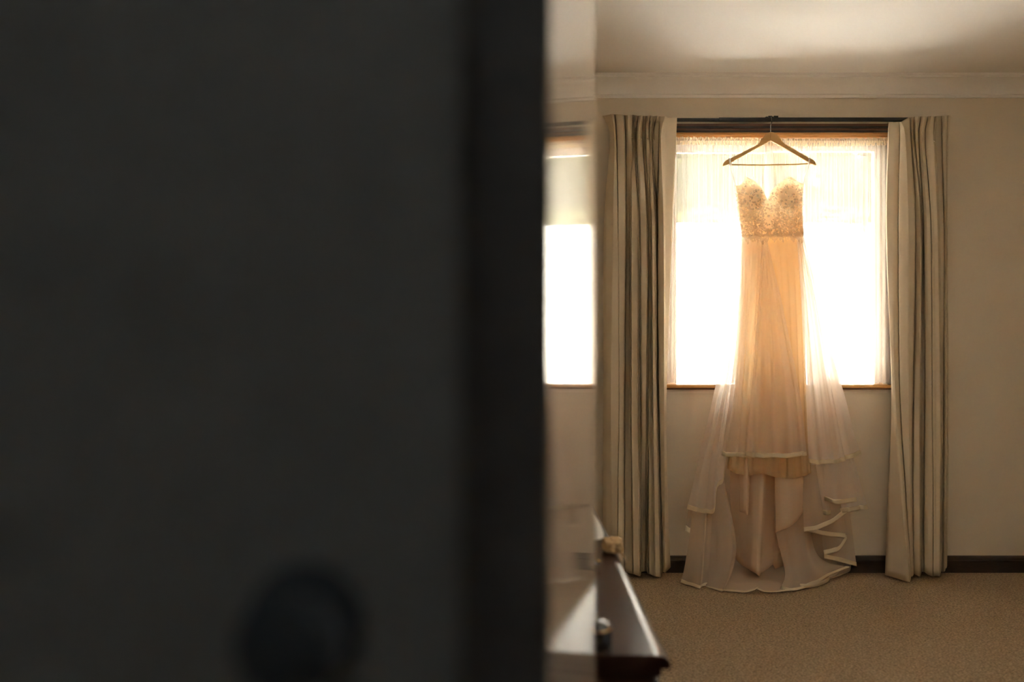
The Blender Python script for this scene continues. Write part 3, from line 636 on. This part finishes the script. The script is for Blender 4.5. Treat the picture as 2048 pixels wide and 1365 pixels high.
# right front panel
lay('overskirt_panel', [[(1596,474,4.59),(1603,620,4.58),(1611,780,4.565),(1617,926,4.55)],[(1599,474,4.59),(1610,620,4.565),(1621,780,4.54),(1631,929,4.52)],[(1601,474,4.59),(1617,620,4.57),(1632,780,4.555),(1647,929,4.545)],
    [(1603,474,4.595),(1623,620,4.57),(1643,780,4.545),(1663,928,4.53)],[(1605,474,4.60),(1629,620,4.58),(1654,780,4.565),(1678,927,4.555)],[(1606,474,4.605),(1634,620,4.59),(1663,780,4.58),(1691,923,4.57)]], 'organza', True, rip=0.003, rf=85, sub=8, gather=0.004, nf=4, tuck=0.022)
lay('overskirt_panel', [[(1604,474,4.62),(1632,620,4.61),(1664,780,4.60),(1686,921,4.60)],[(1605,474,4.615),(1638,620,4.60),(1674,780,4.585),(1700,918,4.575)],[(1607,474,4.62),(1643,620,4.61),(1681,780,4.60),(1712,914,4.595)],[(1608,474,4.63),(1627,560,4.63),(1656,680,4.63),(1687,785,4.63),(1709,868,4.625),(1723,909,4.62)]], 'organza', True, rip=0.004, rf=70)
# sheer right fall of the back of the skirt down to the second tier
lay('overskirt_tier', [[(1600,474,4.66),(1612,700,4.66),(1622,900,4.64),(1630,1024,4.62)],[(1603,474,4.66),(1625,700,4.64),(1642,900,4.61),(1652,1030,4.59)],[(1606,474,4.66),(1640,700,4.66),(1662,900,4.64),(1674,1028,4.62)],
    [(1608,474,4.66),(1652,700,4.65),(1682,900,4.62),(1694,1024,4.60)],[(1609,474,4.665),(1660,700,4.67),(1694,900,4.65),(1716,1022,4.64)],[(1610,474,4.67),(1664,700,4.69),(1702,890,4.68),(1720,960,4.68),(1736,1018,4.675)]], 'organza', True, rip=0.004, rf=60, sub=10, gather=0.004, nf=6)
lay('overskirt_tier', [[(1640,760,4.63),(1645,860,4.61),(1648,960,4.59),(1649,1002,4.585)],[(1655,760,4.61),(1662,860,4.58),(1668,960,4.56),(1670,1008,4.555)],[(1668,760,4.62),(1680,880,4.60),(1688,960,4.585),(1692,1008,4.58)],[(1676,760,4.64),(1694,900,4.62),(1704,960,4.61),(1713,1003,4.61)]], 'organza', True, rip=0.004, rf=60)
lay('train_ruffle', [[(1603,930,4.64),(1606,1000,4.62),(1608,1064,4.60)],[(1622,930,4.62),(1628,1000,4.60),(1634,1060,4.575)],[(1645,930,4.63),(1655,990,4.61),(1664,1047,4.59)],[(1668,930,4.65),(1682,980,4.63),(1697,1024,4.62)]], 'train', True, nv=24, rip=0.003)
lay('train_ruffle', [[(1606,1000,4.66),(1608,1040,4.655),(1609,1062,4.65)],[(1632,960,4.66),(1638,1020,4.65),(1645,1071,4.64)],[(1655,960,4.66),(1664,1020,4.64),(1672,1074,4.63)],[(1676,960,4.67),(1686,1020,4.66),(1692,1077,4.65)]], 'train', True, nv=24, rip=0.003)
lay('train_ruffle', [[(1640,1030,4.68),(1644,1080,4.66),(1648,1110,4.65)],[(1652,1020,4.66),(1660,1070,4.65),(1666,1106,4.64)],[(1664,1020,4.66),(1674,1060,4.65),(1680,1100,4.645)],[(1678,1010,4.68),(1688,1040,4.67),(1694,1078,4.665)]], 'train', True, nv=24)
lay('train_ruffle', [[(1642,960,4.71),(1645,1060,4.69),(1648,1117,4.68)],[(1660,960,4.71),(1666,1060,4.69),(1670,1122,4.68)],[(1680,960,4.72),(1690,1060,4.70),(1693,1128,4.69)],[(1692,960,4.73),(1704,1060,4.72),(1713,1133,4.71)]], 'train', True, nv=24, rip=0.002)
# left side fall
lay('overskirt_tier', [[(1479,474,4.66),(1468,560,4.66),(1448,690,4.66),(1424,802,4.655),(1401,900,4.65),(1388,960,4.645),(1373,1018,4.64)],[(1482,474,4.63),(1473,560,4.63),(1456,690,4.62),(1432,810,4.605),(1412,900,4.60),(1400,960,4.595),(1391,1024,4.585)],
    [(1485,474,4.62),(1477,560,4.62),(1462,690,4.62),(1441,810,4.62),(1424,900,4.62),(1416,960,4.615),(1411,1027,4.61)],[(1487,474,4.61),(1480,560,4.605),(1466,690,4.59),(1449,810,4.58),(1436,900,4.575),(1430,960,4.57),(1428,1024,4.565)],
    [(1488,474,4.61),(1482,560,4.61),(1470,690,4.60),(1455,810,4.595),(1442,890,4.59),(1436,930,4.59),(1434,976,4.59)],[(1490,474,4.62),(1484,560,4.62),(1475,690,4.62),(1460,810,4.615),(1450,880,4.61),(1446,920,4.61),(1446,966,4.61)],[(1492,474,4.63),(1487,560,4.63),(1480,690,4.63),(1468,810,4.63),(1458,860,4.63),(1454,890,4.63),(1452,926,4.63)]], 'organza', True, rip=0.003, rf=60, sub=8, gather=0.004, nf=4, tuck=0.022)
lay('train_ruffle', [[(1382,985,4.69),(1375,1030,4.69),(1370,1062,4.69)],[(1388,985,4.68),(1382,1030,4.68),(1378,1067,4.68)],[(1396,985,4.69),(1392,1030,4.69),(1388,1069,4.69)]], 'train', True, nv=14, rw=0.026)
lay('train', [[(1390,960,4.70),(1384,1030,4.68),(1377,1085,4.64),(1368,1140,4.58),(1361,1165,4.555)],[(1400,960,4.68),(1396,1030,4.64),(1391,1090,4.58),(1385,1145,4.53),(1381,1174,4.515)],[(1412,960,4.67),(1410,1030,4.61),(1407,1090,4.55),(1402,1150,4.49),(1399,1180,4.462)],
    [(1416,960,4.70),(1414,1030,4.66),(1410,1090,4.60),(1406,1150,4.53),(1403,1176,4.497)],[(1424,960,4.68),(1424,1030,4.63),(1421,1090,4.58),(1417,1145,4.53),(1413,1174,4.515)]], 'train', True, nv=40, rw=0.016)
lay('train', [[(1416,960,4.72),(1418,1040,4.69),(1417,1100,4.63),(1414,1150,4.56),(1411,1177,4.49)],[(1428,960,4.71),(1432,1040,4.67),(1432,1100,4.62),(1428,1150,4.55),(1424,1180,4.462)],[(1438,960,4.69),(1447,1040,4.64),(1450,1100,4.58),(1444,1150,4.50),(1436,1184,4.425)],
    [(1445,960,4.68),(1460,1040,4.62),(1466,1100,4.55),(1457,1150,4.47),(1443,1186,4.41)],[(1448,960,4.70),(1464,1035,4.65),(1472,1085,4.60),(1471,1115,4.56),(1463,1148,4.50),(1446,1185,4.418)]], 'train', True, nv=40, rw=0.016)
# tulle lying forward over the carpet between the falls
lay('train', [[(1456,1060,4.74),(1452,1130,4.70),(1448,1165,4.60),(1444,1184,4.43)],[(1470,1060,4.74),(1472,1130,4.70),(1472,1165,4.58),(1472,1187,4.40)],[(1485,1060,4.74),(1490,1130,4.70),(1494,1165,4.58),(1490,1188,4.393)],[(1500,1060,4.74),(1510,1140,4.69),(1514,1165,4.58),(1508,1184,4.43)],[(1512,1060,4.74),(1524,1140,4.70),(1524,1162,4.62),(1516,1181,4.46)]], 'train', True, nv=34, rw=0.03, rip=0.004, rf=50)
lay('train', [[(1520,1060,4.74),(1518,1130,4.71),(1516,1162,4.62),(1514,1182,4.45)],[(1540,1060,4.74),(1538,1130,4.71),(1534,1165,4.60),(1530,1187,4.40)],[(1560,1060,4.74),(1560,1130,4.70),(1558,1165,4.58),(1556,1187,4.402)],[(1580,1060,4.74),(1580,1130,4.69),(1580,1165,4.56),(1578,1185,4.42)],[(1600,1060,4.74),(1602,1130,4.69),(1603,1165,4.56),(1600,1182,4.45)]], 'train', True, nv=34, rw=0.022, rip=0.004, rf=40)
lay('train', [[(1552,960,4.68),(1550,1050,4.65),(1562,1110,4.60),(1570,1150,4.53),(1560,1180,4.462)],[(1570,960,4.66),(1570,1050,4.62),(1580,1110,4.57),(1586,1155,4.49),(1582,1184,4.425)],[(1588,960,4.67),(1590,1050,4.64),(1598,1110,4.58),(1606,1150,4.51),(1608,1180,4.46)],
    [(1602,960,4.68),(1606,1050,4.65),(1614,1110,4.60),(1626,1145,4.54),(1636,1166,4.55)],[(1610,960,4.70),(1614,1050,4.68),(1620,1105,4.65),(1640,1138,4.61),(1662,1150,4.63)],[(1614,960,4.72),(1620,1050,4.71),(1632,1105,4.69),(1660,1128,4.67),(1700,1134,4.68)]], 'train', True, nv=40, rw=0.020, rip=0.002, rf=40)
lay('train', [[(1618,1000,4.74),(1620,1080,4.73),(1622,1140,4.71),(1612,1176,4.50)],[(1650,1000,4.745),(1655,1080,4.74),(1660,1135,4.72),(1640,1170,4.555)],[(1680,1000,4.75),(1686,1080,4.745),(1690,1132,4.73),(1652,1163,4.62)],[(1690,1000,4.755),(1698,1080,4.75),(1702,1135,4.745),(1694,1146,4.745)]], 'train', True, nv=34, rw=0.018)
rb = [P(1600,1178,4.46), P(1628,1177,4.49), P(1646,1171,4.54), P(1655,1166,4.58), P(1659,1160,4.63), P(1651,1159,4.64), P(1640,1164,4.60)]
rr = [[p + Vector((0, 0, 0.003)), p + Vector((0, 0.004, 0.012)), p + Vector((0.002, 0.006, 0.020))] for p in cat_rom(rb, 40)]
for row in rr:
    for v in row: v.z = max(v.z, 0.003)
sheet('ribbon_loop', rr, 'ribbon', dress, 0.001)

# ------------------------------------------------------------------ dresser
DT, X1, Y0, Y1 = 0.55, 0.286, 1.79, 3.78
ds = thing('dresser', 'long low dark red-brown lacquered dresser along the left wall', 'dresser')
pf = [(XL+0.02, DT-0.026), (X1-0.003, DT-0.026), (X1, DT-0.022), (X1, DT-0.015), (X1-0.002, DT-0.0105), (X1-0.006, DT-0.0068), (X1-0.011, DT-0.0042), (X1-0.017, DT-0.0020), (X1-0.023, DT-0.0006), (X1-0.029, DT), (XL+0.02, DT)]
MB().prism([(x, Y0, z_) for x, z_ in pf], (0, Y1-Y0, 0)).build('top', 'lacquer', ds, True)
MB().box((XL+0.025, Y0+0.022, 0.07), (X1-0.026, Y1-0.022, DT-0.026), 0.004).build('carcass', 'lacquer', ds, True)
MB().box((XL+0.03, Y0+0.012, DT-0.046), (X1-0.014, Y1-0.012, DT-0.026), 0.006).build('cornice_moulding', 'lacquer', ds, True)
MB().box((XL+0.03, Y0+0.03, 0.0), (X1-0.045, Y1-0.03, 0.07)).build('plinth', 'lacquer', ds)
for i in range(4):
    for j in range(2):
        a = Y0+0.05+i*0.475; zb = 0.09+j*0.205
        dw = MB().box((X1-0.026, a, zb), (X1-0.012, a+0.455, zb+0.19), 0.004).build('drawer', 'lacquer', ds, True)
        for q in (0.13, 0.325):
            MB().lathe([(0, 0.022), (0.010, 0.020), (0.013, 0.014), (0.006, 0.006), (0.006, 0.0)], (X1-0.012, a+q, zb+0.095), 14, 'x').build('knob', 'brass', dw, True)
# round black jar by the near end
jr = thing('jar', 'round black lidded jar with a shiny rim at the near end of the dresser', 'jar')
jc = P(1187, 0, 1.838); jc.z = DT
MB().lathe([(0, 0), (0.031, 0), (0.0335, 0.003), (0.034, 0.033)], jc, 36).build('jar_body', 'black', jr, True)
MB().lathe([(0.034, 0.033), (0.0346, 0.0338), (0.0346, 0.0358), (0.034, 0.0375)], jc, 36).build('rim', 'brass', jr, True)
MB().lathe([(0.034, 0.0375), (0.031, 0.042), (0.024, 0.047), (0.012, 0.0505), (0, 0.0515)], jc, 36).build('jar_lid', 'black', jr, True)
# little lamp with a domed white shade
tl = thing('table_lamp', 'small table lamp with white domed shade and black base on the dresser', 'lamp')
tcn = P(1163, 0, 2.50); tcn.z = DT
MB().lathe([(0, 0), (0.040, 0), (0.042, 0.008), (0.030, 0.016), (0.024, 0.03), (0.030, 0.045), (0.026, 0.058), (0.012, 0.064), (0.010, 0.10), (0, 0.10)], tcn, 32).build('lamp_base', 'black', tl, True)
MB().lathe([(0.0565, 0.074), (0.0555, 0.082), (0.0545, 0.086), (0.047, 0.105), (0.036, 0.125), (0.022, 0.14), (0.008, 0.146), (0, 0.147)], tcn, 40).build('lamp_shade', 'shade', tl, True)
MB().lathe([(0, 0.147), (0.006, 0.149), (0.007, 0.156), (0, 0.161)], tcn, 16).build('finial', 'brass', tl, True)
MB().lathe([(0, -0.006), (0.0065, 0), (0, 0.006)], tcn + Vector((0.041, -0.02, 0.016)), 12).build('switch', 'brass', tl, True)
# tan crocheted cloth bunched on the dresser edge
bm = bmesh.new(); bmesh.ops.create_icosphere(bm, subdivisions=4, radius=1.0)
for v in bm.verts:
    c = v.co.copy(); k = 1/max(abs(c.x), abs(c.y), abs(c.z))**0.55
    q = Vector((c.x*k*0.026, c.y*k*0.045, c.z*k*0.017)); nn = noise.noise(c*2.3 + Vector((4, 2, 1)))*0.007 + noise.noise(c*6)*0.0035
    for hx, hz in ((0.004, 0.004), (0.004, -0.006)):
        if c.y < 0: nn -= 0.012*math.exp(-(((q.x-hx)/0.004)**2 + ((q.z-hz)/0.0028)**2))
    v.co = q + c*nn
bm.verts.index_update()
cm = MB(); bcx = P(1228, 0, 2.64).x
off = Vector((bcx, 2.665, DT+0.018))
cm.add([v.co + off for v in bm.verts], [[v.index for v in f.verts] for f in bm.faces]); bm.free()
for v in cm.v: v.z = max(v.z, DT+0.001)
ton = cat_rom([Vector((bcx+0.012, 2.64, DT+0.012)), Vector((X1-0.002, 2.63, DT+0.008)), Vector((X1+0.010, 2.622, DT-0.002)), Vector((X1+0.018, 2.618, DT-0.016))], 12)
tg = [];
for i, p in enumerate(ton):
    hw = 0.022*(1-(i/11)**2*0.75); tg += [p + Vector((0, -hw, 0)), p + Vector((0.001, 0, 0.002)), p + Vector((0, hw, 0)), p + Vector((0, hw, -0.003)), p + Vector((0, 0, -0.003)), p + Vector((0, -hw, -0.003))]
cm.add(tg, [(i*6+k, i*6+(k+1) % 6, (i+1)*6+(k+1) % 6, (i+1)*6+k) for i in range(11) for k in range(6)] + [(66, 67, 68, 69, 70, 71)])
tag(cm.build('crocheted_cloth', 'tan', None, True), 'tan crocheted cloth bunched at the front edge of the dresser', 'cloth')
